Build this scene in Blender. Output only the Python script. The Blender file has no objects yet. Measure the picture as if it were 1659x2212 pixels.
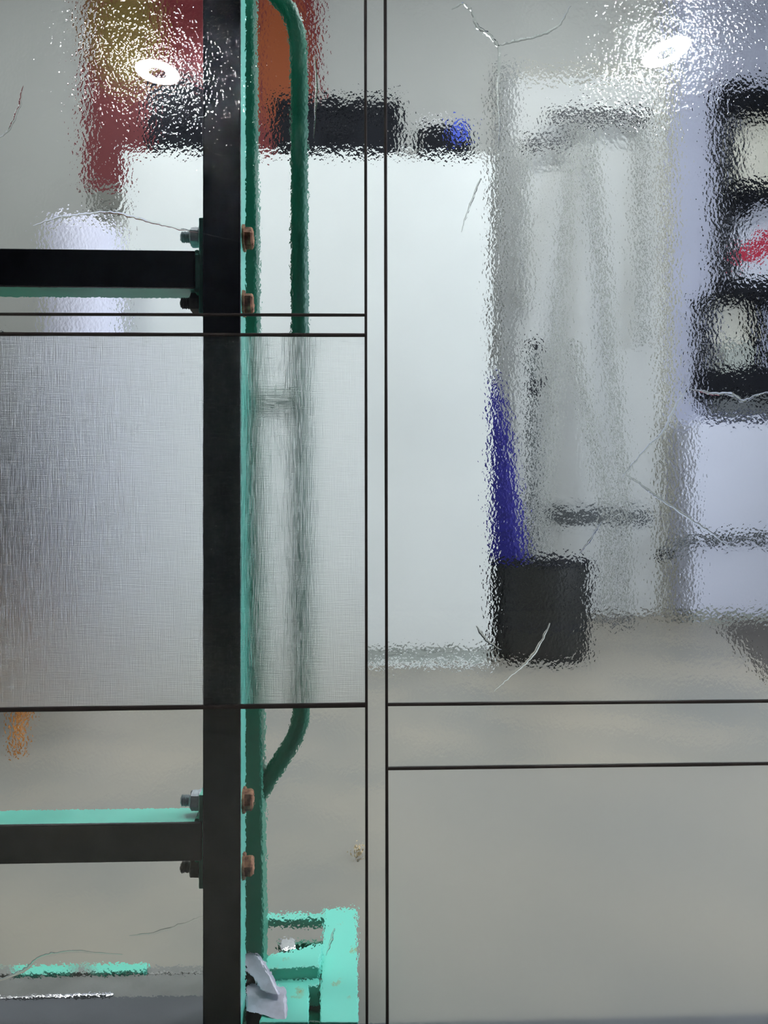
import bpy, bmesh, math, random
from mathutils import Vector, Matrix

random.seed(7)
S = bpy.context.scene
C = S.collection

# ------------------------------------------------------------------ camera
W, H = 1659.0, 2212.0
F = 1659.0                      # focal length in pixels
HC = 0.78                       # camera height
YAW = math.radians(2.06)        # turned slightly to the right
CAM = Vector((-0.036, -1.0, HC))
cam = bpy.data.cameras.new('camera')
cam.sensor_fit = 'HORIZONTAL'
cam.sensor_width = 36.0
cam.lens = 36.0 * F / W
cam.clip_start = 0.02
co = bpy.data.objects.new('camera', cam)
co.location = CAM
co.rotation_euler = (math.radians(90), 0, -YAW)
C.objects.link(co)
S.camera = co

# ------------------------------------------------------------------ view / light
S.view_settings.view_transform = 'Standard'
S.view_settings.look = 'None'
S.view_settings.gamma = 1.0
S.view_settings.use_curve_mapping = False
S.view_settings.exposure = 0.0
cy = S.cycles
cy.use_light_tree = False
cy.max_bounces = 8
cy.diffuse_bounces = 2
cy.glossy_bounces = 3
cy.transmission_bounces = 8
cy.adaptive_threshold = 0.05
cy.caustics_reflective = False
cy.caustics_refractive = False
cy.sample_clamp_indirect = 0.0
cy.sample_clamp_direct = 0.0
w = bpy.data.worlds.new('world')
S.world = w
w.use_nodes = True
w.node_tree.nodes['Background'].inputs[0].default_value = (0.8, 0.85, 0.95, 1)
w.node_tree.nodes['Background'].inputs[1].default_value = 0.05

LAMP_BACK = 34.0       # radiance of the shop lamps hanging beyond the glass
WINDOW_LIGHT = 6.0     # daylight on the frosted side window
LAMP_FRONT = 380.0     # radiance of the two ring lamps behind the photographer


# ------------------------------------------------------------------ pixel helpers
def ray(px, py):
    dx = (px - W / 2) / F
    dz = -(py - H / 2) / F
    r = Vector((math.cos(YAW), -math.sin(YAW), 0))
    f = Vector((math.sin(YAW), math.cos(YAW), 0))
    return r * dx + f + Vector((0, 0, dz))


def P(px, py, Y):
    d = ray(px, py)
    return CAM + d * ((Y - CAM.y) / d.y)


def PZ(px, py, Z):
    d = ray(px, py)
    return CAM + d * ((Z - CAM.z) / d.z)


# ------------------------------------------------------------------ materials
def srgb(r, g, b):
    def f(c):
        c /= 255.0
        return c / 12.92 if c <= 0.04045 else ((c + 0.055) / 1.055) ** 2.4
    return (f(r), f(g), f(b), 1.0)


def new_mat(name):
    m = bpy.data.materials.new(name)
    m.use_nodes = True
    nt = m.node_tree
    nt.nodes.clear()
    out = nt.nodes.new('ShaderNodeOutputMaterial')
    return m, nt, out


def paint(name, rgb, rough=0.5, metal=0.0, var=0.06, scale=14.0, rgb2=None, bump=0.0, bscale=200.0, spec=0.5, coat=0.0, lo=0.35, hi=0.65, detail=4.0):
    """Painted or plain surface: base colour broken up by noise, optional fine relief."""
    m, nt, out = new_mat(name)
    b = nt.nodes.new('ShaderNodeBsdfPrincipled')
    nt.links.new(b.outputs[0], out.inputs[0])
    tc = nt.nodes.new('ShaderNodeTexCoord')
    n = nt.nodes.new('ShaderNodeTexNoise')
    n.inputs['Scale'].default_value = scale
    n.inputs['Detail'].default_value = detail
    nt.links.new(tc.outputs['Object'], n.inputs['Vector'])
    cr = nt.nodes.new('ShaderNodeValToRGB')
    cr.color_ramp.elements[0].position = lo
    cr.color_ramp.elements[1].position = hi
    c = srgb(*rgb)
    if rgb2 is None:
        a = tuple(max(0, x * (1 - var)) for x in c[:3]) + (1,)
        d = tuple(min(1, x * (1 + var)) for x in c[:3]) + (1,)
    else:
        a, d = c, srgb(*rgb2)
    cr.color_ramp.elements[0].color = a
    cr.color_ramp.elements[1].color = d
    nt.links.new(n.outputs['Fac'], cr.inputs[0])
    nt.links.new(cr.outputs[0], b.inputs['Base Color'])
    b.inputs['Roughness'].default_value = rough
    b.inputs['Metallic'].default_value = metal
    b.inputs['Specular IOR Level'].default_value = spec
    b.inputs['Coat Weight'].default_value = coat
    if bump > 0:
        n2 = nt.nodes.new('ShaderNodeTexNoise')
        n2.inputs['Scale'].default_value = bscale
        n2.inputs['Detail'].default_value = 3
        nt.links.new(tc.outputs['Object'], n2.inputs['Vector'])
        bp = nt.nodes.new('ShaderNodeBump')
        bp.inputs['Strength'].default_value = 1.0
        bp.inputs['Distance'].default_value = bump
        nt.links.new(n2.outputs['Fac'], bp.inputs['Height'])
        nt.links.new(bp.outputs[0], b.inputs['Normal'])
    return m


def emit(name, rgb, strength):
    m, nt, out = new_mat(name)
    e = nt.nodes.new('ShaderNodeEmission')
    e.inputs[0].default_value = srgb(*rgb)
    e.inputs[1].default_value = strength
    nt.links.new(e.outputs[0], out.inputs[0])
    return m


GL_TINT = (0.985, 1.0, 0.992, 1)


def glass(name, kind):
    """kind: smooth, hammered (rolled relief), linen (crossed threads), frosted."""
    m, nt, out = new_mat(name)
    g = nt.nodes.new('ShaderNodeBsdfGlass')
    g.inputs['Color'].default_value = GL_TINT
    g.inputs['IOR'].default_value = 1.5
    g.inputs['Roughness'].default_value = 0.0
    if kind == 'hammered':
        # coated relief face: refracts, and mirrors a little more than bare glass
        rf = nt.nodes.new('ShaderNodeBsdfRefraction')
        rf.inputs['Color'].default_value = GL_TINT
        rf.inputs['IOR'].default_value = 1.5
        rf.inputs['Roughness'].default_value = 0.0
        gg = nt.nodes.new('ShaderNodeBsdfAnisotropic')
        gg.inputs['Roughness'].default_value = 0.0
        mixs = nt.nodes.new('ShaderNodeMixShader')
        mixs.inputs[0].default_value = 0.055
        nt.links.new(rf.outputs[0], mixs.inputs[1])
        nt.links.new(gg.outputs[0], mixs.inputs[2])
        nt.links.new(mixs.outputs[0], out.inputs[0])
    else:
        nt.links.new(g.outputs[0], out.inputs[0])
    if kind == 'smooth':
        return m
    tc = nt.nodes.new('ShaderNodeTexCoord')

    def noise(sc, detail, amp, mscale=(1, 1, 1), rot=(0, 0, 0), rough=0.5):
        mp = nt.nodes.new('ShaderNodeMapping')
        mp.inputs['Scale'].default_value = mscale
        mp.inputs['Rotation'].default_value = rot
        nt.links.new(tc.outputs['Object'], mp.inputs[0])
        n = nt.nodes.new('ShaderNodeTexNoise')
        n.inputs['Scale'].default_value = sc
        n.inputs['Detail'].default_value = detail
        n.inputs['Roughness'].default_value = rough
        nt.links.new(mp.outputs[0], n.inputs['Vector'])
        mu = nt.nodes.new('ShaderNodeMath')
        mu.operation = 'MULTIPLY'
        mu.inputs[1].default_value = amp
        nt.links.new(n.outputs['Fac'], mu.inputs[0])
        return mu

    def add(*ns):
        cur = ns[0]
        for n in ns[1:]:
            a = nt.nodes.new('ShaderNodeMath')
            nt.links.new(cur.outputs[0], a.inputs[0])
            nt.links.new(n.outputs[0], a.inputs[1])
            cur = a
        return cur

    if kind == 'hammered':
        h = add(noise(300, 0.8, 1.7e-4, (1.0, 1.0, 0.75), (0, math.radians(25), 0)),
                noise(60, 0.0, 1.4e-4))
    elif kind == 'linen':
        h = add(noise(1.0, 1.5, 5.6e-4, (1050, 1, 30)), noise(1.0, 1.5, 6.6e-4, (30, 1, 1050))
                )
        g.inputs['Roughness'].default_value = 0.28
        h = add(h)
    else:
        g.inputs['Roughness'].default_value = 0.42
        h = add(noise(60, 2.0, 3e-5))
    bp = nt.nodes.new('ShaderNodeBump')
    bp.inputs['Strength'].default_value = 1.0
    bp.inputs['Distance'].default_value = 1.0
    nt.links.new(h.outputs[0], bp.inputs['Height'])
    nt.links.new(bp.outputs[0], g.inputs['Normal'])
    if kind == 'hammered':
        nt.links.new(bp.outputs[0], rf.inputs['Normal'])
        nt.links.new(bp.outputs[0], gg.inputs['Normal'])
    return m


M = {}
M['glass'] = glass('clear_glass', 'smooth')
M['hammered'] = glass('rolled_relief_glass', 'hammered')
M['linen'] = glass('linen_relief_glass', 'linen')
M['frosted'] = glass('frosted_glass', 'frosted')
M['came'] = paint('dark_lead_came', (44, 35, 31), 0.5, 0.2, 0.25, 60, bump=2e-4, bscale=300)
M['rubber'] = paint('black_rubber_facing', (24, 26, 33), 0.26, 0, 0.25, 40, spec=0.25, bump=1.2e-4, bscale=260)
M['green'] = paint('green_enamel', (120, 224, 202), 0.35, 0, 0.10, 9, bump=5e-5, bscale=60)
M['green_mid'] = paint('green_enamel_half_shaded', (52, 150, 122), 0.4, 0, 0.12, 9)  # same green enamel, darkened for the half-shaded rear post
M['green_dark'] = paint('green_enamel_shaded', (22, 120, 92), 0.4, 0, 0.15, 9)  # same green enamel, shade put into the colour for handle, struts and slot
M['green_worn'] = paint('green_enamel_with_rust', (122, 230, 208), 0.4, 0, 0, 38, rgb2=(160, 176, 128), lo=0.64, hi=0.74)
M['rust'] = paint('rusty_steel', (112, 64, 44), 0.65, 0.3, 0, 120, rgb2=(196, 142, 108), bump=3e-4, bscale=400)
M['zinc'] = paint('zinc_plated_steel', (160, 166, 172), 0.42, 0.8, 0.18, 120, bump=1e-4, bscale=300)
M['old_bolt'] = paint('dark_oily_bolt', (52, 46, 38), 0.55, 0.5, 0.3, 200)
M['slate'] = paint('slate_rubber_pad', (92, 95, 100), 0.55, 0, 0.1, 12)
M['grey_steel'] = paint('bare_grey_steel', (128, 128, 124), 0.4, 0.2, 0.14, 15)
M['chrome'] = paint('bright_steel', (205, 205, 205), 0.2, 0.9, 0.1, 60)
M['lilac_metal'] = paint('galvanised_bracket', (198, 195, 210), 0.38, 0.25, 0.14, 60)
M['floor'] = paint('sealed_concrete', (131, 130, 124), 0.5, 0, 0, 1.7, rgb2=(157, 150, 136), bump=0, detail=6)
M['wall_dark'] = paint('dark_blue_grey_wall', (66, 70, 80), 0.8, 0, 0.05, 2)
M['wall'] = paint('grey_wall_paint', (184, 185, 181), 0.8, 0, 0.03, 2)
M['wall_day_tint'] = paint('day_tinted_wall_paint', (188, 192, 214), 0.7, 0, 0.03, 3)  # bluish daylight from the right is put into this wall colour
M['ceiling'] = paint('ceiling_paint', (196, 196, 192), 0.9, 0, 0.03, 2)
M['white'] = paint('white_laminate', (236, 240, 238), 0.35, 0, 0.015, 3)
M['white2'] = paint('white_door_paint', (212, 214, 212), 0.5, 0, 0.02, 3)
M['jamb'] = paint('beige_jamb_paint', (188, 187, 176), 0.6, 0, 0.03, 5)
M['plinth'] = paint('grey_plinth', (176, 182, 176), 0.5, 0, 0.04, 6)
M['black'] = paint('black_plastic', (19, 21, 28), 0.75, 0, 0.25, 12, spec=0.2)
M['charcoal'] = paint('charcoal_plastic', (40, 42, 46), 0.75, 0, 0.2, 12, spec=0.25)
M['navy'] = paint('navy_cloth', (26, 22, 116), 0.8, 0, 0.2, 20)
M['blue'] = paint('blue_plastic', (58, 84, 206), 0.4, 0, 0.15, 20)
M['bin'] = paint('black_mesh_bin', (32, 33, 30), 0.55, 0, 0.3, 22)
M['ladder'] = paint('pale_aluminium', (168, 170, 165), 0.45, 0.1, 0.06, 18)
M['ladder_dark'] = paint('grey_plastic_cap', (92, 94, 96), 0.5, 0, 0.15, 30)
M['beige'] = paint('beige_bin_plastic', (226, 224, 212), 0.5, 0, 0.05, 10)
M['red'] = paint('red_print', (186, 34, 66), 0.5, 0, 0.15, 30)
M['white_day_tint'] = paint('day_tinted_white_laminate', (216, 219, 236), 0.4, 0, 0.02, 4)  # white laminate with the window's lilac daylight cast in its colour
M['drum'] = paint('white_plastic_drum', (222, 222, 240), 0.35, 0, 0.03, 5)
M['wood'] = paint('orange_wood', (196, 124, 44), 0.5, 0, 0.2, 30)
M['paper'] = paint('cream_paper', (222, 198, 156), 0.7, 0, 0.1, 60)
M['mat'] = paint('dark_floor_mat', (84, 80, 76), 0.85, 0, 0.15, 40)
M['hose'] = paint('grey_hose', (96, 100, 102), 0.55, 0, 0.15, 40)
M['lamp_body'] = paint('white_lamp_housing', (225, 225, 225), 0.5, 0, 0.03, 10)
M['lamp_front'] = emit('ring_lamp_light', (250, 250, 255), LAMP_FRONT)
M['daylight'] = emit('frosted_daylight_pane', (226, 236, 255), WINDOW_LIGHT)
M['lamp_back'] = emit('shop_lamp_light', (247, 250, 253), LAMP_BACK)


def banner_mat():
    """Printed banner: red field, orange and olive patches, dark foot."""
    m, nt, out = new_mat('red_orange_banner_print')
    b = nt.nodes.new('ShaderNodeBsdfPrincipled')
    b.inputs['Roughness'].default_value = 0.6
    nt.links.new(b.outputs[0], out.inputs[0])
    tc = nt.nodes.new('ShaderNodeTexCoord')
    sep = nt.nodes.new('ShaderNodeSeparateXYZ')
    nt.links.new(tc.outputs['Generated'], sep.inputs[0])

    def patch(cx, cz, rx, rz, col, prev):
        def half(sock, c, r):
            a = nt.nodes.new('ShaderNodeMath'); a.operation = 'SUBTRACT'; a.inputs[1].default_value = c
            nt.links.new(sock, a.inputs[0])
            d = nt.nodes.new('ShaderNodeMath'); d.operation = 'DIVIDE'; d.inputs[1].default_value = r
            nt.links.new(a.outputs[0], d.inputs[0])
            q = nt.nodes.new('ShaderNodeMath'); q.operation = 'POWER'; q.inputs[1].default_value = 2
            nt.links.new(d.outputs[0], q.inputs[0])
            return q
        s = nt.nodes.new('ShaderNodeMath')
        nt.links.new(half(sep.outputs[0], cx, rx).outputs[0], s.inputs[0])
        nt.links.new(half(sep.outputs[2], cz, rz).outputs[0], s.inputs[1])
        mr = nt.nodes.new('ShaderNodeMapRange')
        mr.inputs['From Min'].default_value = 1.3
        mr.inputs['From Max'].default_value = 0.4
        nt.links.new(s.outputs[0], mr.inputs[0])
        mx = nt.nodes.new('ShaderNodeMix'); mx.data_type = 'RGBA'
        nt.links.new(mr.outputs[0], mx.inputs[0])
        if prev is None:
            mx.inputs[6].default_value = srgb(112, 32, 38)
        else:
            nt.links.new(prev.outputs[2], mx.inputs[6])
        mx.inputs[7].default_value = srgb(*col)
        return mx
    p = patch(0.17, 0.72, 0.17, 0.30, (116, 96, 40), None)
    p = patch(0.84, 0.62, 0.12, 0.40, (150, 74, 32), p)
    p = patch(0.42, 0.35, 0.16, 0.20, (30, 32, 36), p)
    nt.links.new(p.outputs[2], b.inputs['Base Color'])
    return m


M['banner'] = banner_mat()


# ------------------------------------------------------------------ mesh helpers
def empty(name, loc=(0, 0, 0), label=None, cat=None, group=None):
    o = bpy.data.objects.new(name, None)
    o.location = loc
    o.empty_display_size = 0.05
    C.objects.link(o)
    tag(o, label, cat, group)
    return o


def tag(o, label=None, cat=None, group=None, kind=None):
    if label: o['label'] = label
    if cat: o['category'] = cat
    if group: o['group'] = group
    if kind: o['kind'] = kind
    return o


def link(name, bm, mats, parent=None, smooth=False, label=None):
    bmesh.ops.recalc_face_normals(bm, faces=bm.faces)
    if smooth:
        for f in bm.faces: f.smooth = True
    me = bpy.data.meshes.new(name)
    if parent is not None:
        o0 = root_loc(parent)
        bmesh.ops.translate(bm, verts=bm.verts, vec=-o0)
    bm.to_mesh(me)
    bm.free()
    if not isinstance(mats, (list, tuple)): mats = [mats]
    for m in mats: me.materials.append(m)
    if smooth:
        me.set_sharp_from_angle(angle=math.radians(40))
    o = bpy.data.objects.new(name, me)
    C.objects.link(o)
    if parent is not None: o.parent = parent
    if label: o['label'] = label
    return o


def root_loc(o):
    v = Vector((0, 0, 0))
    while o is not None:
        v += o.location
        o = o.parent
    return v


def box(bm, x0, x1, y0, y1, z0, z1, bevel=0.0):
    t = bmesh.new()
    bmesh.ops.create_cube(t, size=1.0)
    for v in t.verts:
        v.co = Vector(((x0 + x1) / 2 + v.co.x * (x1 - x0), (y0 + y1) / 2 + v.co.y * (y1 - y0), (z0 + z1) / 2 + v.co.z * (z1 - z0)))
    if bevel > 0:
        bmesh.ops.bevel(t, geom=t.edges[:], offset=bevel, segments=2, profile=0.5, affect='EDGES')
    merge(bm, t)
    return bm


def merge(bm, t):
    me = bpy.data.meshes.new('tmp')
    t.to_mesh(me); t.free()
    bm.from_mesh(me)
    bpy.data.meshes.remove(me)


def nb():
    return bmesh.new()


def prism(bm, pts, vec, bevel=0.0):
    """Closed polygon (list of Vectors) extruded along vec."""
    t = bmesh.new()
    a = [t.verts.new(p) for p in pts]
    b = [t.verts.new(p + vec) for p in pts]
    t.faces.new(a)
    t.faces.new(list(reversed(b)))
    n = len(pts)
    for i in range(n):
        t.faces.new((a[i], b[i], b[(i + 1) % n], a[(i + 1) % n]))
    if bevel > 0:
        bmesh.ops.recalc_face_normals(t, faces=t.faces)
        bmesh.ops.bevel(t, geom=t.edges[:], offset=bevel, segments=2, profile=0.5, affect='EDGES')
    merge(bm, t)
    return bm


def tube(bm, path, r, seg=16, rs=None, cap=True):
    """Round tube along a path; r constant or per point."""
    path = [Vector(p) for p in path]
    n = len(path)
    rings = []
    up = None
    for i, p in enumerate(path):
        d = (path[min(i + 1, n - 1)] - path[max(i - 1, 0)]).normalized()
        if up is None:
            up = Vector((0, 1, 0)) if abs(d.y) < 0.9 else Vector((1, 0, 0))
        s = d.cross(up).normalized()
        up = s.cross(d).normalized()
        rr = rs[i] if rs else r
        rings.append([bm.verts.new(p + (s * math.cos(2 * math.pi * k / seg) + up * math.sin(2 * math.pi * k / seg)) * rr) for k in range(seg)])
    for a, b in zip(rings, rings[1:]):
        for k in range(seg):
            bm.faces.new((a[k], a[(k + 1) % seg], b[(k + 1) % seg], b[k]))
    if cap:
        bm.faces.new(rings[0])
        bm.faces.new(list(reversed(rings[-1])))
    return bm


def lathe(bm, prof, c, axis='Z', seg=32, ang=0.0):
    """prof: list of (radius, along). Revolved about axis through c."""
    rings = []
    for r, h in prof:
        ring = []
        for k in range(seg):
            a = 2 * math.pi * k / seg + ang
            u, v = r * math.cos(a), r * math.sin(a)
            if axis == 'Z': q = Vector((u, v, h))
            elif axis == 'X': q = Vector((h, u, v))
            else: q = Vector((u, h, v))
            ring.append(bm.verts.new(Vector(c) + q))
        rings.append(ring)
    for a, b in zip(rings, rings[1:]):
        for k in range(seg):
            bm.faces.new((a[k], a[(k + 1) % seg], b[(k + 1) % seg], b[k]))
    if prof[0][0] > 1e-6: bm.faces.new(rings[0])
    if prof[-1][0] > 1e-6: bm.faces.new(list(reversed(rings[-1])))
    bmesh.ops.remove_doubles(bm, verts=bm.verts, dist=1e-7)
    return bm


def smooth_path(pts, n=6):
    """Catmull-Rom through the points."""
    pts = [Vector(p) for p in pts]
    q = [pts[0] * 2 - pts[1]] + pts + [pts[-1] * 2 - pts[-2]]
    out = []
    for i in range(1, len(q) - 2):
        for k in range(n):
            t = k / n
            a, b, c, d = q[i - 1], q[i], q[i + 1], q[i + 2]
            out.append(0.5 * ((2 * b) + (c - a) * t + (2 * a - 5 * b + 4 * c - d) * t * t + (3 * b - a - 3 * c + d) * t ** 3))
    out.append(pts[-1])
    return out


# ================================================================== STRUCTURE
YB = 4.78          # back wall
RX0, RX1, RY0, RZ1 = -3.7, 3.9, -5.0, 5.0


def struct(name, bm, m, parent=None):
    o = link(name, bm, m, parent)
    if parent is None: o['kind'] = 'structure'
    return o


struct('floor', box(nb(), RX0 - .1, RX1 + .1, RY0 - .1, YB + .1, -0.1, 0.0), M['floor'])
struct('ceiling', box(nb(), RX0 - .1, RX1 + .1, RY0 - .1, YB + .1, RZ1, RZ1 + .1), M['ceiling'])
struct('wall_back', box(nb(), RX0 - .1, RX1 + .1, YB, YB + .1, 0, RZ1), M['wall'])
struct('wall_front', box(nb(), RX0 - .1, RX1 + .1, RY0 - .1, RY0, 0, RZ1), M['wall_dark'])
struct('wall_left', box(nb(), RX0 - .1, RX0, RY0, YB, 0, RZ1), M['wall'])
struct('wall_right', box(nb(), RX1, RX1 + .1, RY0, YB, 0, RZ1), M['wall'])

# added unseen header that keeps the shop light off the front floor
struct('wall_light_block', box(nb(), RX0, RX1, -.50, -.38, 2.25, RZ1), M['wall'])

# right wall section, daylight's lilac tint put into its colour, standing a little proud of the back wall
xl = P(1452, 900, YB - .06).x
struct('wall_day_tint', box(nb(), xl, RX1, YB - .06, YB, 0, RZ1), M['wall_day_tint'])

# tall white door with a grey beige jamb
x0, x1 = P(1112, 700, YB - .05).x, P(1432, 700, YB - .05).x
zt = P(1250, 168, YB - .05).z
d = struct('door_1', box(nb(), x0, x1, YB - .05, YB, 0.012, zt, .004), M['white2'])
zg = P(1250, 1115, YB - .06).z
xa, xb = P(1178, 700, YB - .06).x, P(1402, 700, YB - .06).x
struct('panel', box(nb(), xa, xb, YB - .062, YB - .05, P(1250, 1092, YB).z, P(1250, 330, YB).z, .004), M['white2'], d)
struct('panel', box(nb(), xa, xb, YB - .062, YB - .05, .12, P(1250, 1140, YB).z, .004), M['white2'], d)
struct('rail', box(nb(), xa + .01, xb - .02, YB - .085, YB - .05, P(1250, 1127, YB).z, P(1250, 1103, YB).z, .006), M['hose'], d)  # added grey bar standing in for the dark gap between the panels
struct('trim_1', box(nb(), x1, xl, YB - .09, YB, 0, zt + .05, .004), M['jamb'])
xg0 = P(1076, 700, YB - .07).x
struct('trim_2', box(nb(), xg0, x0, YB - .08, YB, 0, zt + .05, .004), paint('plain_grey_strip', (158, 160, 158), 0.6))  # plain grey strip along the left side of the door
struct('trim_3', box(nb(), xg0, xl, YB - .07, YB, zt, zt + .05, .004), M['jamb'])
# large frosted side window to the right, lit by daylight
win = struct('window_1', box(nb(), RX1 - .015, RX1 - .001, -0.3, 2.3, .4, 3.2), M['daylight'])
for (a, b, c, d_) in ((-.36, 2.36, .34, .40), (-.36, 2.36, 3.20, 3.26), (-.36, -.30, .40, 3.20), (2.30, 2.36, .40, 3.20), (.97, 1.03, .40, 3.20)):
    struct('window_frame', box(nb(), RX1 - .05, RX1 - .0005, a, b, c, d_, .004), M['white2'], win)
struct('baseboard_back', box(nb(), RX0, xg0, YB - .02, YB, 0, .09), M['plinth'])

# ================================================================== GLASS PANEL
GY0, GY1 = 0.0, 0.004
panel = empty('leaded_window', (0, 0.002, P(800, 2232, 0).z),
              'leaded panel of clear textured panes with dark came lines, standing on green rack', 'window')
PL, PR, PT, PB = -420, 2060, -330, 2232     # outer border in pixels on the glass plane


def lin(x0, y0, x1, y1):
    return lambda x: y0 + (y1 - y0) * (x - x0) / (x1 - x0)


V1 = lin(0, 789.4, 2212, 792.6)       # x as a function of y
V2 = lin(0, 832.2, 2212, 836.6)
H1 = lin(0, 678.2, 790, 680.2)        # y as a function of x
H2 = lin(0, 721.2, 790, 723.6)
H3 = lin(0, 1533.5, 790, 1523.0)
H4 = lin(838, 1522.2, 1659, 1514.8)
H5 = lin(838, 1660.5, 1659, 1650.0)
cL, cR, cT, cB = (lambda y: PL), (lambda y: PR), (lambda x: PT), (lambda x: PB)


def cross(vf, hf):
    x = 800.0
    for _ in range(6):
        x = vf(hf(x))
    return x, hf(x)


def pane(left, right, top, bottom, mat, label):
    c = [cross(left, top), cross(right, top), cross(right, bottom), cross(left, bottom)]
    bm = nb()
    f = [bm.verts.new(P(x, y, GY0)) for x, y in c]
    b = [bm.verts.new(Vector((v.co.x, GY1, v.co.z))) for v in f]
    bm.faces.new(f)
    back = bm.faces.new(list(reversed(b)))
    for i in range(4):
        bm.faces.new((f[i], f[(i + 1) % 4], b[(i + 1) % 4], b[i]))
    back.material_index = 1
    return link('glass_pane', bm, [M['glass'], M[mat]], panel, label=label)


p_tl = pane(cL, V1, cT, H1, 'hammered', 'large clear pane of rippled glass at upper left')
p_sl = pane(cL, V1, H1, H2, 'hammered', 'narrow horizontal strip of rippled glass above the linen pane')
p_ln = pane(cL, V1, H2, H3, 'linen', 'pane of linen patterned glass with fine crossed threads')
p_bl = pane(cL, V1, H3, cB, 'hammered', 'clear rippled pane below the linen pane')
p_vs = pane(V1, V2, cT, cB, 'hammered', 'narrow upright strip of rippled glass between two came lines')
p_tr = pane(V2, cR, cT, H4, 'hammered', 'largest clear pane of rippled glass at upper right')
p_sr = pane(V2, cR, H4, H5, 'hammered', 'horizontal strip of rippled glass above the frosted pane')
p_fr = pane(V2, cR, H5, cB, 'frosted', 'plain frosted pane at lower right')


def came(a, b, wpx):
    """A lead came: low rounded face in front, core between the panes, face behind."""
    a, b = P(a[0], a[1], GY0), P(b[0], b[1], GY0)
    d = (b - a).normalized()
    s = Vector((0, 1, 0)).cross(d).normalized()
    hw = wpx * 0.5 / F
    prof = [(-hw, -.0004), (-hw * .7, -.0013), (-hw * .25, -.0016), (hw * .25, -.0016), (hw * .7, -.0013), (hw, -.0004),
            (hw, .0044), (hw * .6, .0052), (-hw * .6, .0052), (-hw, .0044)]
    bm = nb()
    n = 14
    rings = []
    for i in range(n + 1):
        t = i / n
        p = a.lerp(b, t)
        k = 1 + random.uniform(-.09, .09)
        rings.append([bm.verts.new(p + s * (u * k) + Vector((0, v, 0))) for u, v in prof])
    m = len(prof)
    for r0, r1 in zip(rings, rings[1:]):
        for k in range(m):
            bm.faces.new((r0[k], r0[(k + 1) % m], r1[(k + 1) % m], r1[k]))
    bm.faces.new(rings[0]); bm.faces.new(list(reversed(rings[-1])))
    return link('came', bm, M['came'], panel)


came(cross(V1, cT), cross(V1, cB), 6.4)
came(cross(V2, cT), cross(V2, cB), 6.6)
came(cross(cL, H1), cross(V1, H1), 5.6)
came(cross(cL, H2), cross(V1, H2), 7.0)
came(cross(cL, H3), cross(V1, H3), 9.5)
came(cross(V2, H4), cross(cR, H4), 7.0)
came(cross(V2, H5), cross(cR, H5), 6.6)
came((PL, PT), (PL, PB), 9); came((PR, PT), (PR, PB), 9)
came((PL, PT), (PR, PT), 9); came((PL, PB), (PR, PB), 9)


def vein(parent, pts, wpx=6.0, h=0.00055):
    wpx *= 1.05
    """A raised vein of the rolled glass: a low clear ridge on the back of the pane."""
    path = smooth_path([P(x, y, GY1) for x, y in pts], 7)
    y0 = GY1 + 0.00003
    bm = nb()
    rings = []
    n = len(path)
    for i, p in enumerate(path):
        d = (path[min(i + 1, n - 1)] - path[max(i - 1, 0)]).normalized()
        s = Vector((0, 1, 0)).cross(d).normalized()
        t = i / (n - 1)
        k = (0.35 + 0.65 * math.sin(math.pi * min(1, max(0, t)) ** 0.8)) * random.uniform(.75, 1.25)
        hw = wpx * .5 / F * k
        j = s * random.uniform(-1, 1) * 0.0008
        prof = [(-hw, 0), (-hw, .00002), (-hw * .45, h * k * .8), (0, h * k), (hw * .5, h * k * .6), (hw, .00002), (hw, 0)]
        rings.append([bm.verts.new(Vector((p.x, y0 + v, p.z)) + s * u + j) for u, v in prof])
    m = len(rings[0])
    for r0, r1 in zip(rings, rings[1:]):
        for k in range(m):
            bm.faces.new((r0[k], r0[(k + 1) % m], r1[(k + 1) % m], r1[k]))
    bm.faces.new(rings[0]); bm.faces.new(list(reversed(rings[-1])))
    return link('glass_vein', bm, M['glass'], parent, smooth=True)


vein(p_tr, [(975, 22), (1000, 10), (1020, 28), (1030, 58), (1054, 75), (1075, 102), (1078, 140), (1074, 200), (1079, 262), (1076, 330)], 7)
vein(p_tr, [(1076, 101), (1112, 90), (1160, 80), (1205, 58), (1232, 14)], 6)
vein(p_tr, [(1037, 386), (1020, 430), (1006, 470), (997, 502)], 5)
vein(p_tr, [(1484, 836), (1456, 880), (1432, 930), (1402, 962), (1362, 1008), (1342, 1034)], 5, .0003)
vein(p_tr, [(1352, 1026), (1375, 1040), (1420, 1074), (1480, 1114), (1530, 1148), (1586, 1188)], 6, .0003)
vein(p_tr, [(1492, 842), (1540, 850), (1580, 853), (1604, 866), (1640, 852), (1690, 846)], 8, .0007)
vein(p_tr, [(1028, 1352), (1050, 1382), (1082, 1404)], 6)
vein(p_tr, [(1188, 1346), (1166, 1390), (1140, 1426), (1100, 1462), (1066, 1492)], 6)
vein(p_tr, [(1300, 1125), (1275, 1165), (1250, 1195)], 5)
vein(p_tl, [(72, 488), (130, 470), (180, 464), (232, 459), (282, 468), (330, 481), (380, 494), (440, 505), (520, 524)], 5)
vein(p_tl, [(52, 186), (42, 232), (22, 278), (-6, 304)], 6)
vein(p_tl, [(680, 120), (683, 200), (677, 300)], 5)
vein(p_bl, [(-20, 2124), (50, 2096), (78, 2072), (112, 2060), (165, 2054), (265, 2062)], 8, .0007)
vein(p_bl, [(280, 2020), (340, 2012), (402, 1992), (440, 1978)], 5)
vein(p_bl, [(722, 2004), (714, 2036), (704, 2062)], 5)

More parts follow.
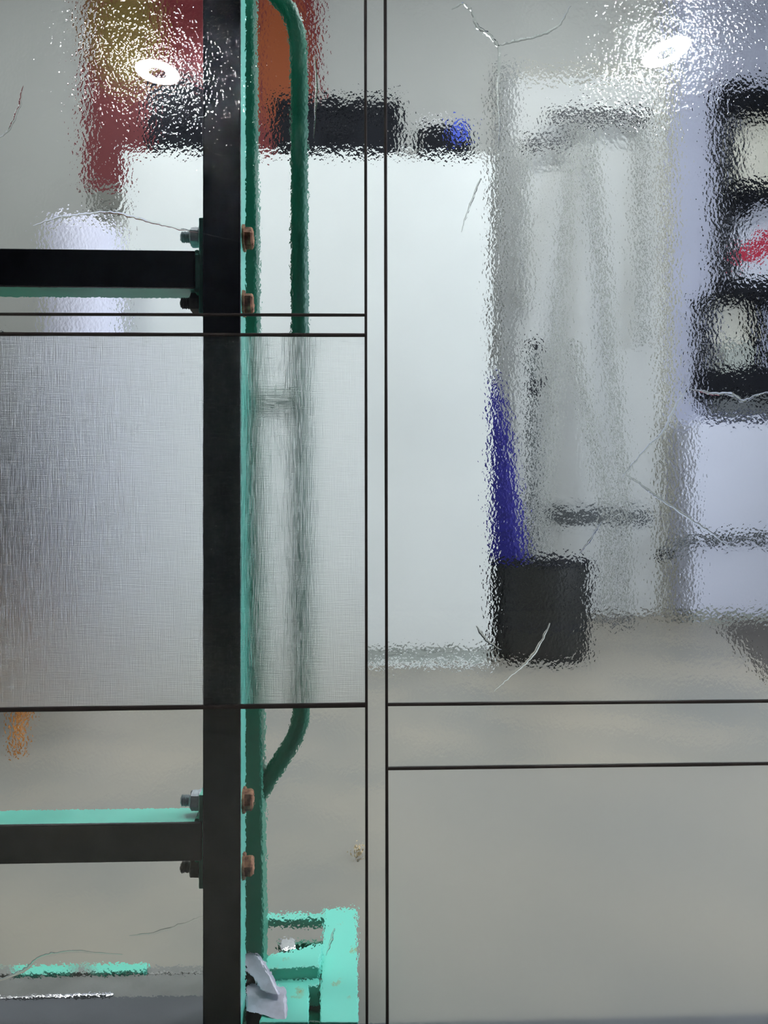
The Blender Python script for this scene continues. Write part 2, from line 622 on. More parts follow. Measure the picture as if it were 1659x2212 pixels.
# ================================================================== GREEN RACK
UY = 0.0062                      # face of the rubber
UT = 0.0120                      # rubber back / tube front
UB = 0.0620                      # tube back
ux0, ux1 = P(438.5, 1106, UY).x, P(519.5, 1106, UY).x
LZ = 0.10                        # top of the ledge that carries the glass
rack = empty('glass_rack', ((ux0 + ux1) / 2, .04, 0.0),
             'green steel rolling rack with black rubber faced bars behind the glass', 'rack')
ZT = 1.62


def strip(x0, x1, y0, y1, z0, z1, b):
    return box(nb(), x0, x1, y0, y1, z0, z1, b)


for k, (a, b) in enumerate(((ux0, ux1), (ux0 - 1.05, ux1 - 1.05))):
    link('upright_tube', strip(a + .0006, b - .0006, UT, UB, 0.05, ZT, .003), M['green'], rack)
    link('rubber_facing', strip(a, b, UY, UT, 0.06, ZT - .01, .0012), M['rubber'], rack, label='black rubber facing strip')

# cross bars with their rubber facing, bolted to the uprights through flange plates
px_end = (421, 436)
for k, (yt, yb, ypl0, ypl1, bolts, fin) in enumerate((
        (540.5, 621.5, 481, 684, (514, 656), ('zinc_green', 'old')),
        (1778.5, 1861.5, 1706, 1906, (1728, 1871), ('zinc', 'old')))):
    za, zb = P(300, yb, UY).z, P(300, yt, UY).z
    xe = P(px_end[k], 600, UY).x
    xs = ux1 - 1.05
    link('crossbar_tube', strip(xs, ux0 - .005, UT, UB, za + .0008, zb - .0008, .003), M['green'], rack)
    link('rubber_facing', strip(xs + .006, xe, UY, UT, za, zb, .0016), M['rubber'], rack, label='black rubber facing strip')
    z0, z1 = P(432, ypl1, .03).z, P(432, ypl0, .03).z
    link('flange_plate', strip(ux0 - .0066, ux0 + .0004, .013, .060, z0, z1, .0012), M['green'], rack)
    link('flange_plate', strip(xs - .0004, xs + .0066, .013, .060, z0, z1, .0012), M['green'], rack)
    # weld bead between bar end and plate
    for zz in (za, zb):
        wl = tube(nb(), [Vector((ux0 - .009, UT + .002 + .008 * i, zz + random.uniform(-.001, .001))) for i in range(7)], .004, 8,
             rs=[.003 + random.uniform(0, .0016) for _ in range(7)])
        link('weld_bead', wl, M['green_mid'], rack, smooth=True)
    for j, by in enumerate(bolts):
        by_d = .036
        zc = P(420, by, by_d).z
        xl_ = ux0 - .0066
        bo = bpy.data.objects.new('bolt', None)
        bo.location = Vector((xl_, by_d, zc)) - root_loc(rack)
        bo.parent = rack
        C.objects.link(bo)
        nutm = M['zinc'] if j == 0 else M['old_bolt']
        # threaded end: zigzag lathe profile
        prof = []
        n = 11
        for i in range(n):
            h = -.0275 + i * .0026
            prof += [(.0064, h), (.0078, h + .0013)]
        prof = [(.0045, -.0285)] + prof
        link('thread', lathe(nb(), prof, (xl_, by_d, zc), 'X', 20), nutm, bo, smooth=False)
        a0 = random.uniform(0, 1)
        link('nut', lathe(nb(), [(.0112, -.0155), (.0136, -.0135), (.0136, -.0038), (.0116, -.0024)], (xl_, by_d, zc), 'X', 6, a0), nutm, bo)
        link('washer', lathe(nb(), [(.0085, -.0024), (.0160, -.0024), (.0160, .0002), (.0085, .0002)], (xl_, by_d, zc), 'X', 28), nutm, bo)
        xr = ux1 - .0006
        link('washer', lathe(nb(), [(.0060, .0), (.0178, .0), (.0172, .0030), (.0060, .0032)], (xr, by_d, zc), 'X', 28), M['rust'], bo)
        link('hex_head', lathe(nb(), [(.0142, .0031), (.0144, .0112), (.0122, .0136)], (xr, by_d, zc), 'X', 6, random.uniform(.2, .9)), M['rust'], bo)

# rear post leaning a little outward, square tube
py0, py1 = .098, .146
pts = []
zt_, zb_ = 1.60, LZ + .01
xt = P(551, 0, py0).x
xbm = P(571, 2060, py0).x
xtt = P(551 - 1.2 * 2, -150, py0).x
for (xr_, z) in ((xbm, zb_), (xt + (xt - xbm) * .25, zt_)):
    pts.append((xr_, z))
wdt = .048
poly = [Vector((pts[0][0] - wdt, py0, pts[0][1])), Vector((pts[0][0], py0, pts[0][1])),
        Vector((pts[1][0], py0, pts[1][1])), Vector((pts[1][0] - wdt, py0, pts[1][1]))]
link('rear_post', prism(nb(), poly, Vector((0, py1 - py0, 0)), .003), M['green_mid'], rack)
# struts joining rear post and upright
for zz in (.28, .80, 1.45):
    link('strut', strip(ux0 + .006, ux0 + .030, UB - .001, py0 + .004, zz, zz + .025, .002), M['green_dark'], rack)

# D shaped handle tube
HY = .125
hp = [P(540, -40, HY), P(580, -22, HY), P(612, 8, HY), P(633, 44, HY), P(643, 92, HY), P(646, 160, HY), P(647, 420, HY), P(648, 800, HY),
      P(650, 1200, HY), P(652, 1480, HY), P(650, 1545, HY), P(636, 1592, HY), P(610, 1636, HY), P(582, 1680, HY), P(556, 1722, HY)]
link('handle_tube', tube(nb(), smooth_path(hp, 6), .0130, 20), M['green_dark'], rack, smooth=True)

zbr = P(600, 872, HY).z
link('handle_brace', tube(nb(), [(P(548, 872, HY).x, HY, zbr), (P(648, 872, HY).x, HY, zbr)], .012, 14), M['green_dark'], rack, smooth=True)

# base: ledge on the left (slate pad in front, bare steel behind, green rail at the back)
xa = ux0 - .0015
xL = ux0 - 1.3
yA, yB2, yC = .094, .150, .172
link('ledge_pad', strip(xL, xa, -.035, yA, LZ - .012, LZ, .004), M['slate'], rack, label='slate grey rubber ledge pad')
link('ledge_plate', strip(xL, xa - .002, yA + .001, yB2, LZ - .014, LZ - .004, .002), M['grey_steel'], rack)
xq = PZ(322, 2080, LZ).x
link('rail_end', strip(xq + .001, xa - .002, yB2, yC - .004, LZ - .040, LZ - .003, .003), M['grey_steel'], rack)
link('rear_rail', strip(xL, xq, yB2, yC, LZ - .040, LZ + .001, .003), paint('green_enamel_worn_through', (112, 222, 196), .4, 0, 0, 7, rgb2=(136, 136, 130), lo=.50, hi=.56), rack)
link('ledge_highlight_lip', strip(xL, P(250, 2135, .1).x, yA - .003, yA + .003, LZ - .002, LZ + .003, .001), M['chrome'], rack)  # bright steel put here to draw the highlight along the pad edge
link('ledge_beam', strip(xL, xa, -.02, .09, LZ - .055, LZ - .013, .003), M['green'], rack)
# green foot on the right
def plate(name, pix, z, th, m, bev=.002):
    return link(name, prism(nb(), [PZ(x, y, z) for x, y in pix], Vector((0, 0, -th)), bev), M[m], rack)


plate('side_rail', [(700, 1962), (771, 1959), (774, 2206), (691, 2206), (692, 2130)], .108, .045, 'green_worn')
plate('foot_plate', [(560, 2066), (640, 2048), (699, 2036), (690, 2086), (575, 2092)], .124, .030, 'green_worn')
plate('foot_plate', [(668, 2128), (667, 2206), (560, 2206), (590, 2112), (690, 2112), (690, 2128)], .108, .03, 'green_worn')
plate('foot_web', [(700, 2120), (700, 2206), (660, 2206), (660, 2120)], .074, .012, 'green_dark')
plate('foot_rail', [(560, 1971), (702, 1971), (702, 1984), (560, 1985)], .106, .014, 'green')
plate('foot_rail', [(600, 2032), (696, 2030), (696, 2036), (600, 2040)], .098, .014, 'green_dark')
plate('latch', [(604, 2026), (636, 2024), (640, 2046), (606, 2050)], .112, .012, 'chrome')
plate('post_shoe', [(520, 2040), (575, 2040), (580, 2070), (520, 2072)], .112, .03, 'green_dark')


def front_plate(name, pix, Y, th, m, bev=.002, slope=0.0):
    """Upright plate at depth Y; slope pushes its upper points back."""
    pts = [P(x, y, Y + slope * (2212 - y) / 200.0) for x, y in pix]
    return link(name, prism(nb(), pts, Vector((0, th, 0)), bev), M[m], rack)


# galvanised castor bracket beside the upright: sloping arm, folded cup, dark seat
front_plate('castor_arm', [(528, 2046), (550, 2056), (574, 2086), (592, 2120), (604, 2150), (566, 2142), (546, 2110), (528, 2096)], .020, .010, 'lilac_metal', .002, .10)
front_plate('castor_cup', [(530, 2136), (560, 2130), (590, 2140), (618, 2150), (621, 2206), (600, 2204), (566, 2192), (530, 2184)], .015, .020, 'lilac_metal', .003, .14)
front_plate('castor_seat', [(526, 2084), (556, 2108), (572, 2140), (600, 2160), (600, 2222), (526, 2220)], .080, .012, 'black', .002)
cxp, cyp = PZ(580, 2180, .05).x, .03
link('castor_wheel', lathe(nb(), [(.006, -.011), (.036, -.011), (.041, -.006), (.041, .006), (.036, .011), (.006, .011)], (cxp, cyp, .041), 'X', 32), M['black'], rack, smooth=True)
link('castor_wheel', lathe(nb(), [(.006, -.011), (.036, -.011), (.041, -.006), (.041, .006), (.036, .011), (.006, .011)], (xL + .2, .04, .041), 'X', 32), M['black'], rack, smooth=True)
link('castor_wheel', lathe(nb(), [(.006, -.011), (.036, -.011), (.041, -.006), (.041, .006), (.036, .011), (.006, .011)], (PZ(740, 2000, .05).x, .16, .041), 'X', 32), M['black'], rack, smooth=True)
link('front_ledge', strip(xa + .09, .80, -.035, -.002 + .03, LZ - .012, P(800, 2232, 0).z - .003, .003), M['slate'], rack)

# ================================================================== WHITE CABINET
CY = 2.874
cx0, cx1 = P(268, 800, CY).x, P(1061, 800, CY).x
cz0, cz1 = P(800, 1402, CY).z, P(800, 332, CY).z
cab = empty('tall_cabinet', ((cx0 + cx1) / 2, CY + .3, 0), 'tall plain white cabinet standing on the concrete floor behind the handle', 'cabinet')
link('carcass', box(nb(), cx0, cx1, CY + .018, CY + .62, cz0, cz1, .004), M['white'], cab)
link('front_panel', box(nb(), cx0, cx1, CY, CY + .018, cz0, cz1, .004), M['white'], cab)
link('plinth', box(nb(), cx0 + .03, cx1 - .005, CY + .012, CY + .55, 0, cz0, .003), M['plinth'], cab)
link('foot_strip', box(nb(), cx0 + .02, cx1, CY - .004, CY + .014, 0, .025, .003), M['white'], cab)


def onTop(px0, px1, pyt, Y, dep, name, m, label, cat, extra=None, bev=.02, group=None):
    x0, x1 = P(px0, 300, Y).x, P(px1, 300, Y).x
    z1 = P(px0, pyt, Y).z
    e = empty(name, ((x0 + x1) / 2, Y + dep / 2, cz1), label, cat, group)
    hh = z1 - cz1
    link('body', box(nb(), x0, x1, Y, Y + dep, cz1, cz1 + hh * .72, bev), M[m], e)
    link('lid', box(nb(), x0 + .004, x1 - .004, Y + .004, Y + dep - .004, cz1 + hh * .72 + .002, z1, bev * .8), M[m], e)
    link('handle', tube(nb(), smooth_path([((x0 + x1) / 2 - .07, Y - .001, cz1 + hh * .42), ((x0 + x1) / 2 - .05, Y - .02, cz1 + hh * .40),
                                          ((x0 + x1) / 2 + .05, Y - .02, cz1 + hh * .40), ((x0 + x1) / 2 + .07, Y - .001, cz1 + hh * .42)]), .008, 8), M['charcoal'], e, smooth=True)
    for sx in (.2, .8):
        xx = x0 + (x1 - x0) * sx
        link('latch', box(nb(), xx - .018, xx + .018, Y - .006, Y + .002, cz1 + hh * .62, cz1 + hh * .80, .002), M['charcoal'], e)
    return e


onTop(588, 868, 206, CY + .02, .30, 'tool_case', 'black', 'long black tool case lying on top of the white cabinet beside the handle', 'case')
onTop(318, 470, 178, CY + .03, .30, 'tool_case', 'black', 'taller black case on the cabinet top in front of the red banner', 'case')

# small black drill case with a blue battery and pale lid
Y = CY + .03
x0, x1 = P(903, 300, Y).x, P(1018, 300, Y).x
e = empty('charger', ((x0 + x1) / 2, Y + .08, cz1), 'small black charger with blue battery at the cabinet top corner', 'charger')
zt2 = P(900, 262, Y).z
link('body', box(nb(), x0, x1, Y, Y + .16, cz1, cz1 + (zt2 - cz1) * .92, .02), M['black'], e)
xm = x0 + (x1 - x0) * .55
link('battery', box(nb(), xm + .02, x1 - .03, Y - .006, Y + .14, cz1 + (zt2 - cz1) * .45, zt2 + .004, .012), M['blue'], e)
link('dial', box(nb(), x0 + .02, xm - .02, Y + .01, Y + .13, cz1 + (zt2 - cz1) * .925, zt2 + .012, .004), M['lamp_body'], e)

# ================================================================== BANNER on the back wall
bx0, bx1 = P(186, 200, YB - .03).x, P(684, 200, YB - .03).x
bz0 = P(200, 404, YB - .03).z
ban = empty('banner', ((bx0 + bx1) / 2, YB - .015, bz0), 'large red and orange printed banner board high on the back wall', 'banner')
link('board', box(nb(), bx0, bx1, YB - .035, YB - .004, bz0, 4.78, .003), M['banner'], ban)
link('foot_bar', box(nb(), bx0 + .05, bx1 - .02, YB - .04, YB - .003, P(200, 452, YB - .03).z, bz0 - .001, .004), paint('grey_banner_bar', (128, 128, 122), .6), ban)

# ================================================================== BIN, ROLLED UMBRELLA, BROOM
BY = 3.16
bc = P(1166, 1300, BY)
br = (P(1270, 1300, BY).x - P(1064, 1300, BY).x) / 2
bh = PZ(1166, 1398, 0)
bzt = P(1166, 1212, BY).z
bin_ = empty('waste_bin', (bc.x, BY, 0), 'round black wire bin on the floor beside the white cabinet', 'bin')
link('body', lathe(nb(), [(br * .92, 0.0), (br * .95, .01), (br, bzt), (br - .006, bzt), (br * .9, .02), (0.0, .02)], (bc.x, BY, 0), 'Z', 40), M['bin'], bin_, smooth=True)
link('rim', lathe(nb(), [(br - .008, bzt - .008), (br + .008, bzt - .008), (br + .010, bzt + .002), (br + .004, bzt + .010), (br - .008, bzt + .008)], (bc.x, BY, 0), 'Z', 40), M['black'], bin_, smooth=True)
for k in range(22):
    a = 2 * math.pi * k / 22
    link('rib', tube(nb(), [(bc.x + math.cos(a) * br * .945, BY + math.sin(a) * br * .945, .012), (bc.x + math.cos(a) * (br + .003), BY + math.sin(a) * (br + .003), bzt - .006)], .004, 6), M['charcoal'], bin_)
link('band', lathe(nb(), [(br * .958, bzt * .33), (br * .968, bzt * .33), (br * .97, bzt * .38), (br * .96, bzt * .38)], (bc.x, BY, 0), 'Z', 40), M['charcoal'], bin_, smooth=True)

um = empty('folded_umbrella', (P(1110, 1300, BY).x, BY, .022), 'folded navy blue umbrella standing point up in the black bin', 'umbrella')
u0, u1 = P(1114, 1330, BY), P(1068, 812, BY)
u0.z = .04
u0.x = max(u0.x, bc.x - br * .55)
prof_t = [0, .1, .3, .5, .7, .85, .95, 1]
rs = [.060, .085, .092, .076, .056, .038, .020, .008]
bm = nb()
rings = []
for t, r in zip(prof_t, rs):
    c = u0.lerp(u1, t)
    rings.append([bm.verts.new(c + Vector((math.cos(a), math.sin(a), 0)) * (r * (1 + .12 * math.cos(5 * a + 2 * t)))) for a in [2 * math.pi * k / 40 for k in range(40)]])
for a, b in zip(rings, rings[1:]):
    for k in range(40):
        bm.faces.new((a[k], a[(k + 1) % 40], b[(k + 1) % 40], b[k]))
bm.faces.new(rings[0]); bm.faces.new(list(reversed(rings[-1])))
link('canopy', bm, M['navy'], um, smooth=True)
link('ferrule', tube(nb(), [u1, u1 + (u1 - u0).normalized() * .06], .006, 10), M['chrome'], um, smooth=True)
mid = u0.lerp(u1, .42)
link('strap', lathe(nb(), [(.078, -.012), (.086, -.012), (.086, .012), (.078, .012)], mid, 'Z', 32), M['navy'], um, smooth=True)

bs = empty('broom', (P(1160, 1300, BY + .06).x, BY + .06, .022), 'broom handle in dark grey standing upright in the black bin', 'broom')
q0, q1 = P(1146, 1330, BY + .06), P(1152, 742, BY + .06)
q0.z = .03
link('handle', tube(nb(), [q0, q0.lerp(q1, .5), q1 + Vector((0, 0, -.06)), q1], .0, 14, rs=[.016, .018, .020, .019]), paint('grey_broom_handle', (92, 96, 94), .5), bs, smooth=True)
link('grip', tube(nb(), [q1 + Vector((0, 0, -.04)), q1 + Vector((0, 0, -.01)), q1 + Vector((0, 0, .015))], .0, 14, rs=[.021, .031, .018]), M['charcoal'], bs, smooth=True)
link('collar', tube(nb(), [q1 + Vector((0, 0, -.28)), q1 + Vector((.004, 0, -.20))], .027, 14), M['charcoal'], bs, smooth=True)

# ================================================================== EASEL in front of the white door
SY = YB - .10
lad = empty('easel', (P(1290, 1300, SY - .3).x, SY - .25, 0), 'pale slim easel with dark trays standing before the white door', 'easel')


def rail(a, b, yt, yb, wpx=17, m='ladder', name='rail', par=None):
    """A flat rail from pixel a at depth yt down to pixel b at depth yb."""
    A, B = P(a[0], a[1], yt), P(b[0], b[1], yb)
    hw = wpx * .5 / F * (yt + 1)
    d = (B - A).normalized()
    s = d.cross(Vector((0, 1, 0))).normalized() * hw
    return link(name, prism(nb(), [A - s, A + s, B + s, B - s], Vector((0, .035, 0)), .003), M[m], par or lad)


rail((1272, 262), (1352, 1085), SY - .08, SY - .42, 18)
rail((1236, 318), (1178, 1085), SY - .08, SY - .42, 16)
rail((1240, 735), (1312, 1085), SY - .20, SY - .42, 16)
# feet down to the floor
for px in (1354, 1177, 1314):
    A = P(px, 1085, SY - .42)
    link('foot', box(nb(), A.x - .032, A.x + .032, SY - .425, SY - .365, 0, .05, .006), M['ladder_dark'], lad)
    link('leg', box(nb(), A.x - .026, A.x + .026, SY - .415, SY - .375, .045, A.z + .01, .004), M['ladder'], lad)
A, B = P(1186, 255, SY - .1), P(1398, 240, SY - .1)
link('top_tray', box(nb(), A.x, B.x, SY - .10, SY - .05, A.z, B.z, .01), M['ladder_dark'], lad)
A, B = P(1136, 312, SY - .1), P(1230, 298, SY - .1)
link('side_tray', box(nb(), A.x, B.x, SY - .10, SY - .05, A.z, B.z, .01), M['ladder_dark'], lad)
rail((1138, 312), (1134, 660), SY - .05, SY - .10, 14)
rail((1388, 258), (1390, 742), SY - .05, SY - .10, 14)

# ================================================================== WALL SHELF with bins
HYF = YB - .06 - .15
sh = empty('box_shelf', (P(1640, 860, HYF).x, HYF + .13, P(1600, 850, HYF).z), 'black box shelf fixed to the day-tinted wall, holding small bins', 'shelf')


def sbox(px0, px1, py0, py1, y0, y1, m, par, name, bev=.004):
    A, B = P(px0, py1, y0), P(px1, py0, y0)
    return link(name, box(nb(), A.x, B.x, y0, y1, A.z, B.z, bev), M[m], par)


yb_ = YB - .062
sbox(1566, 1860, 186, 232, HYF, yb_, 'black', sh, 'top_board')
sbox(1569, 1580, 232, 604, HYF, yb_, 'charcoal', sh, 'side_board')
sbox(1834, 1860, 232, 604, HYF, yb_, 'charcoal', sh, 'side_board')
sbox(1592, 1834, 398, 424, HYF, yb_, 'black', sh, 'middle_board')
sbox(1560, 1860, 606, 644, HYF, yb_, 'black', sh, 'middle_board')
sbox(1526, 1536, 650, 796, HYF, yb_, 'charcoal', sh, 'side_board')
sbox(1642, 1656, 644, 796, HYF, yb_, 'black', sh, 'divider')
sbox(1522, 1860, 797, 856, HYF, yb_, 'black', sh, 'bottom_board')
sbox(1522, 1566, 640, 652, HYF, yb_, 'charcoal', sh, 'corner_board')
sbox(1546, 1860, 862, 894, HYF + .03, yb_, 'hose', sh, 'wall_bracket')
sbox(1592, 1834, 232, 398, yb_ - .012, yb_ - .001, 'beige', sh, 'back_board', .001)
sbox(1546, 1640, 652, 796, yb_ - .012, yb_ - .001, 'beige', sh, 'back_board', .001)
sbox(1592, 1834, 424, 606, yb_ - .012, yb_ - .001, 'white_day_tint', sh, 'back_board', .001)


def sbin(name, px0, px1, py0, py1, m, label, cat, y0=None, lipm=None):
    y0 = HYF + .03 if y0 is None else y0
    A, B = P(px0, py1, y0), P(px1, py0, y0)
    e = empty(name, ((A.x + B.x) / 2, y0 + .09, A.z), label, cat)
    x0, x1, z0, z1 = A.x, B.x, A.z, B.z
    t = .005
    DP = .095
    bm = nb()
    box(bm, x0, x1, y0, y0 + DP, z0, z0 + t)
    box(bm, x0, x0 + t, y0, y0 + DP, z0 + t, z1)
    box(bm, x1 - t, x1, y0, y0 + DP, z0 + t, z1)
    box(bm, x0 + t, x1 - t, y0 + DP - t, y0 + DP, z0 + t, z1)
    box(bm, x0 + t, x1 - t, y0, y0 + t, z0 + t, z0 + (z1 - z0) * .8)
    link('body', bm, M[m], e)
    link('rim', box(nb(), x0 + t, x1 - t, y0 - .006, y0 + .003, z0 + (z1 - z0) * .72, z0 + (z1 - z0) * .8, .002), M[lipm or m], e)
    return e


zsh = lambda py: py
sbin('storage_bin', 1600, 1700, 268, 397, 'beige', 'beige open bin on the top tier of the black wall shelf', 'bin')
e = sbin('dark_box', 1594, 1624, 425, 458, 'black', 'small black box hung under the middle board of the wall shelf', 'box', HYF + .005)
rb = sbin('printed_box', 1600, 1712, 466, 605, 'white_day_tint', 'white box with a red mark on the middle shelf tier', 'box', HYF + .02)
A = P(1636, 520, HYF + .014)
bm = nb()
pix = [(1640, 452), (1712, 452), (1712, 520), (1660, 540), (1636, 566), (1596, 566), (1592, 540), (1630, 524), (1644, 490)]
prism(bm, [P(x, max(y, 492), HYF + .0195) for x, y in pix], Vector((0, -.003, 0)))
link('red_mark', bm, M['red'], rb, label='red printed mark')
tubb = sbin('grey_tub', 1568, 1624, 736, 796, 'plinth', 'small grey tub in the lower left tier of the wall shelf', 'tub')

# ================================================================== LOW WHITE CABINET, daylight tint in its colour, under the shelf
LYF = YB - .06 - .28
lc = empty('low_cabinet', (P(1650, 1300, LYF).x, LYF + .14, 0), 'low white cabinet coloured with a daylight tint below the black wall shelf', 'cabinet')
A = P(1494, 908, LYF)
xw = P(1494, 1300, LYF).x
xe_ = P(1900, 1300, LYF).x
link('carcass', box(nb(), xw, xe_, LYF + .016, YB - .062, .05, A.z, .004), M['white_day_tint'], lc)
zmid = P(1600, 1166, LYF).z
link('door', box(nb(), xw + .004, xe_ - .004, LYF, LYF + .015, zmid + .02, A.z - .004, .003), M['white_day_tint'], lc)
link('drawer', box(nb(), xw + .004, xe_ - .004, LYF, LYF + .015, .06, zmid - .02, .003), M['white_day_tint'], lc)
link('plinth', box(nb(), xw + .02, xe_ - .02, LYF + .03, YB - .07, 0, .05), M['plinth'], lc)

hz = empty('hose', (P(1540, 1170, LYF - .03).x, LYF - .03, P(1540, 1166, LYF - .03).z), 'dark grey hose strung across the front of the low white cabinet', 'hose')
hpth = smooth_path([P(1436, 1198, LYF - .06), P(1462, 1182, LYF - .045), P(1500, 1162, LYF - .030), P(1540, 1166, LYF - .028), P(1600, 1160, LYF - .028), P(1700, 1158, LYF - .028), P(1840, 1160, LYF - .028)], 6)
link('tube', tube(nb(), hpth, .026, 12), M['hose'], hz, smooth=True)
link('nozzle', tube(nb(), [hpth[0], hpth[0] + (hpth[0] - hpth[1]).normalized() * .05], 0, 12, rs=[.03, .02]), M['charcoal'], hz, smooth=True)
for px in (1560, 1680):
    c = P(px, 1162, LYF - .028)
    link('clip', box(nb(), c.x - .012, c.x + .012, LYF - .056, LYF - .001, c.z - .034, c.z + .034, .003), M['charcoal'], hz)

# ================================================================== LEFT: tall white drum, chair
DYc = 2.6
dc = P(182, 600, DYc)
dr = (P(262, 600, DYc).x - P(102, 600, DYc).x) / 2
dz = P(182, 488, DYc).z
dr_o = empty('white_drum', (dc.x, DYc, 0), 'tall white cylinder with domed top standing left of the tall cabinet', 'drum')
link('body', lathe(nb(), [(dr * .96, .04), (dr, .06), (dr, dz - .07), (dr * .985, dz - .045)], (dc.x, DYc, 0), 'Z', 48), M['drum'], dr_o, smooth=True)
link('dome', lathe(nb(), [(dr * .98, dz - .044), (dr * .93, dz - .02), (dr * .8, dz - .006), (dr * .5, dz), (0, dz + .002)], (dc.x, DYc, 0), 'Z', 48), M['drum'], dr_o, smooth=True)
link('base_ring', lathe(nb(), [(dr * .9, 0), (dr * 1.0, .0), (dr * 1.0, .04), (dr * .9, .04)], (dc.x, DYc, 0), 'Z', 48), M['plinth'], dr_o, smooth=True)

chY = 1.53
leg = P(34, 1586, chY)
ch = empty('chair', (leg.x - .25, chY + .2, 0), 'dark padded high chair on orange wooden legs at the left edge', 'chair')
cxr = leg.x + .03
sz = P(30, 1290, chY).z
for (lx, ly) in ((leg.x, chY), (leg.x - .44, chY), (leg.x - .14, chY + .40), (leg.x - .34, chY + .40)):
    s = 1 if lx > leg.x - .2 else -1
    link('leg', tube(nb(), [(lx - .02 * s, ly, sz + .02), (lx, ly, .25), (lx + .008 * s, ly, 0)], 0, 14, rs=[.022, .019, .013]), M['wood'], ch, smooth=True)
link('seat', box(nb(), cxr - .52, cxr, chY - .04, chY + .46, sz, sz + .10, .03), M['black'], ch)
bk1 = P(30, 962, chY).z
link('backrest', box(nb(), cxr - .50, cxr - .01, chY + .38, chY + .46, sz + .14, bk1 + .04, .03), M['black'], ch)
for sx in (-.44, -.06):
    link('back_post', tube(nb(), [(cxr + sx, chY + .43, sz + .05), (cxr + sx, chY + .44, sz + .22)], .014, 10), M['wood'], ch, smooth=True)
for sx in (-.49, -.03):
    link('armrest', box(nb(), cxr + sx - .025, cxr + sx + .025, chY + .0, chY + .40, sz + .2, sz + .24, .012), M['black'], ch)
    link('arm_post', box(nb(), cxr + sx - .014, cxr + sx + .014, chY + .02, chY + .06, sz + .09, sz + .205, .004), M['black'], ch)

# dark cushion stack / bag top seen in the narrow strip at the left edge
bgY = 2.25
bA = P(-6, 712, bgY)
hang = bA.z + .02
bg = empty('covered_stand', (bA.x - .06, bgY, 0), 'slim stand under a dark cloth cover at the far left edge', 'stand')
link('cover', lathe(nb(), [(.10, -.82), (.16, -.78), (.15, -.45), (.13, -.2), (.11, -.08), (.04, -.02), (.012, .0)], (bA.x - .06, bgY, hang), 'Z', 28), M['charcoal'], bg, smooth=True)
link('pole', tube(nb(), [(bA.x - .06, bgY, .02), (bA.x - .06, bgY, hang - .80)], .009, 12), M['hose'], bg, smooth=True)
link('base', lathe(nb(), [(.0, 0), (.15, 0), (.15, .012), (.02, .022), (.0, .022)], (bA.x - .06, bgY, 0), 'Z', 32), M['hose'], bg, smooth=True)

# ================================================================== FLOOR BITS
mp = [PZ(1560, 1352, .0), PZ(1700, 1346, .0), PZ(1900, 1460, .0), PZ(1672, 1470, .0)]
fm = link('floor_mat', prism(nb(), [p + Vector((0, 0, .014)) for p in mp], Vector((0, 0, -.0135)), .004), M['mat'])
tag(fm, 'dark rubber mat on the floor below the low cabinet', 'mat')

sc = PZ(775, 1852, 0)
bm = nb()
bmesh.ops.create_icosphere(bm, subdivisions=2, radius=.011)
for v in bm.verts:
    v.co = v.co * random.uniform(.6, 1.15)
    v.co.z = v.co.z * 1.5
bmesh.ops.translate(bm, verts=bm.verts, vec=sc + Vector((0, 0, .011)))
zmin = min(v.co.z for v in bm.verts)
bmesh.ops.translate(bm, verts=bm.verts, vec=Vector((0, 0, -zmin)))
ps = link('paper_scrap', bm, M['paper'])
tag(ps, 'crumpled cream paper scrap lying on the concrete floor', 'paper')


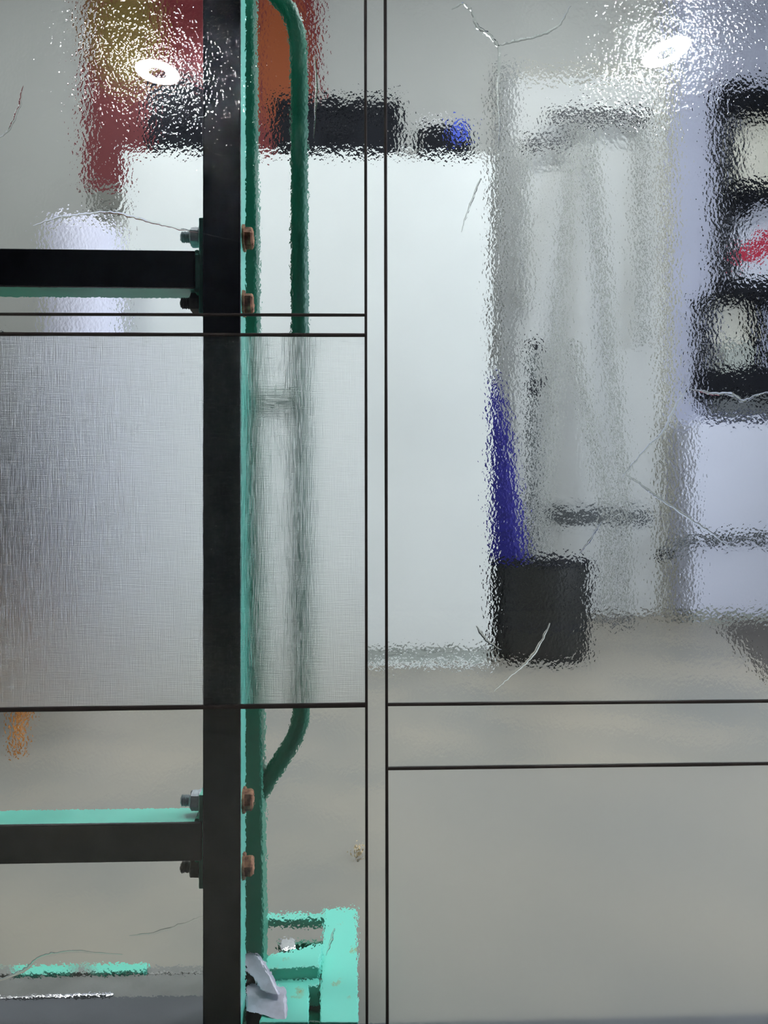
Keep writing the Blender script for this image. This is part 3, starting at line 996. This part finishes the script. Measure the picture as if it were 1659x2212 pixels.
# ================================================================== LAMPS
def ring_lamp(c, R, tilt, label):
    """Round ring lamp on a drop rod: housing, glowing ring, hub."""
    e = empty('ring_lamp', (c[0], c[1], c[2]), label, 'lamp', 'ring lamps behind the photographer')
    e.rotation_euler = tilt
    def part(name, prof, m, seg=48):
        bm = lathe(nb(), prof, (0, 0, 0), 'Z', seg)
        bmesh.ops.recalc_face_normals(bm, faces=bm.faces)
        me = bpy.data.meshes.new(name); bm.to_mesh(me); bm.free(); me.materials.append(m)
        o = bpy.data.objects.new(name, me); C.objects.link(o); o.parent = e
        return o
    part('housing', [(0, .05), (R * .5, .045), (R * 1.02, .02), (R * 1.02, .003), (0, .003)], M['lamp_body'])
    part('light_ring', [(R * .45, 0), (R, 0), (R, .0025), (R * .45, .0025)], M['lamp_front'])
    part('hub', [(0, -.006), (R * .41, -.004), (R * .43, .0028), (0, .0028)], M['grey_steel'])
    rod = part('drop_rod', [(.006, .045), (.006, RZ1 - c[2] - .02)], M['lamp_body'], 10)
    return e


def reflected(px, py, z):
    d = ray(px, py)
    t = (z - CAM.z) / d.z
    v = CAM + d * t
    return Vector((v.x, -v.y, z)), t


c, t = reflected(340, 157, 3.2)
ring_lamp(c, 46 / F * t, (math.radians(0), math.radians(4), 0), 'round ring lamp mirrored in the upper left pane')
c, t = reflected(1440, 114, 3.2)
ring_lamp(c, 50 / F * t, (math.radians(2), math.radians(-13), 0), 'round ring lamp mirrored in the upper right pane')


def shop_lamp(x, y, z, R, label):
    e = empty('shop_lamp', (x, y, z), label, 'lamp', 'round shop lamps hung beyond the glass')
    link('shade', lathe(nb(), [(0, .006), (R * 1.03, .006), (R * 1.05, .004), (R * 1.06, .02), (R * .5, .14), (.05, .18), (.05, .22), (0, .22)], (x, y, z), 'Z', 40), M['lamp_body'], e, smooth=True)
    link('diffuser', lathe(nb(), [(0, -.62 * R), (R * .35, -.58 * R), (R * .68, -.44 * R), (R * .9, -.24 * R), (R, -.013), (R, .004), (0, .004)], (x, y, z), 'Z', 40), M['lamp_back'], e, smooth=True)
    link('drop_rod', tube(nb(), [(x, y, z + .21), (x, y, RZ1)], .008, 10), M['lamp_body'], e)
    return e


shop_lamp(-1.5, 0.5, 3.7, .30, 'round shop lamp above the left of the rack')
shop_lamp(1.3, 0.5, 3.7, .30, 'round shop lamp above the right of the glass')
shop_lamp(-0.1, 1.2, 4.5, .32, 'round shop lamp hanging in front of the white cabinet')
shop_lamp(1.5, 3.2, 4.55, .28, 'round shop lamp high above the easel')
shop_lamp(-2.2, 3.0, 4.55, .26, 'round shop lamp high in the back left corner')
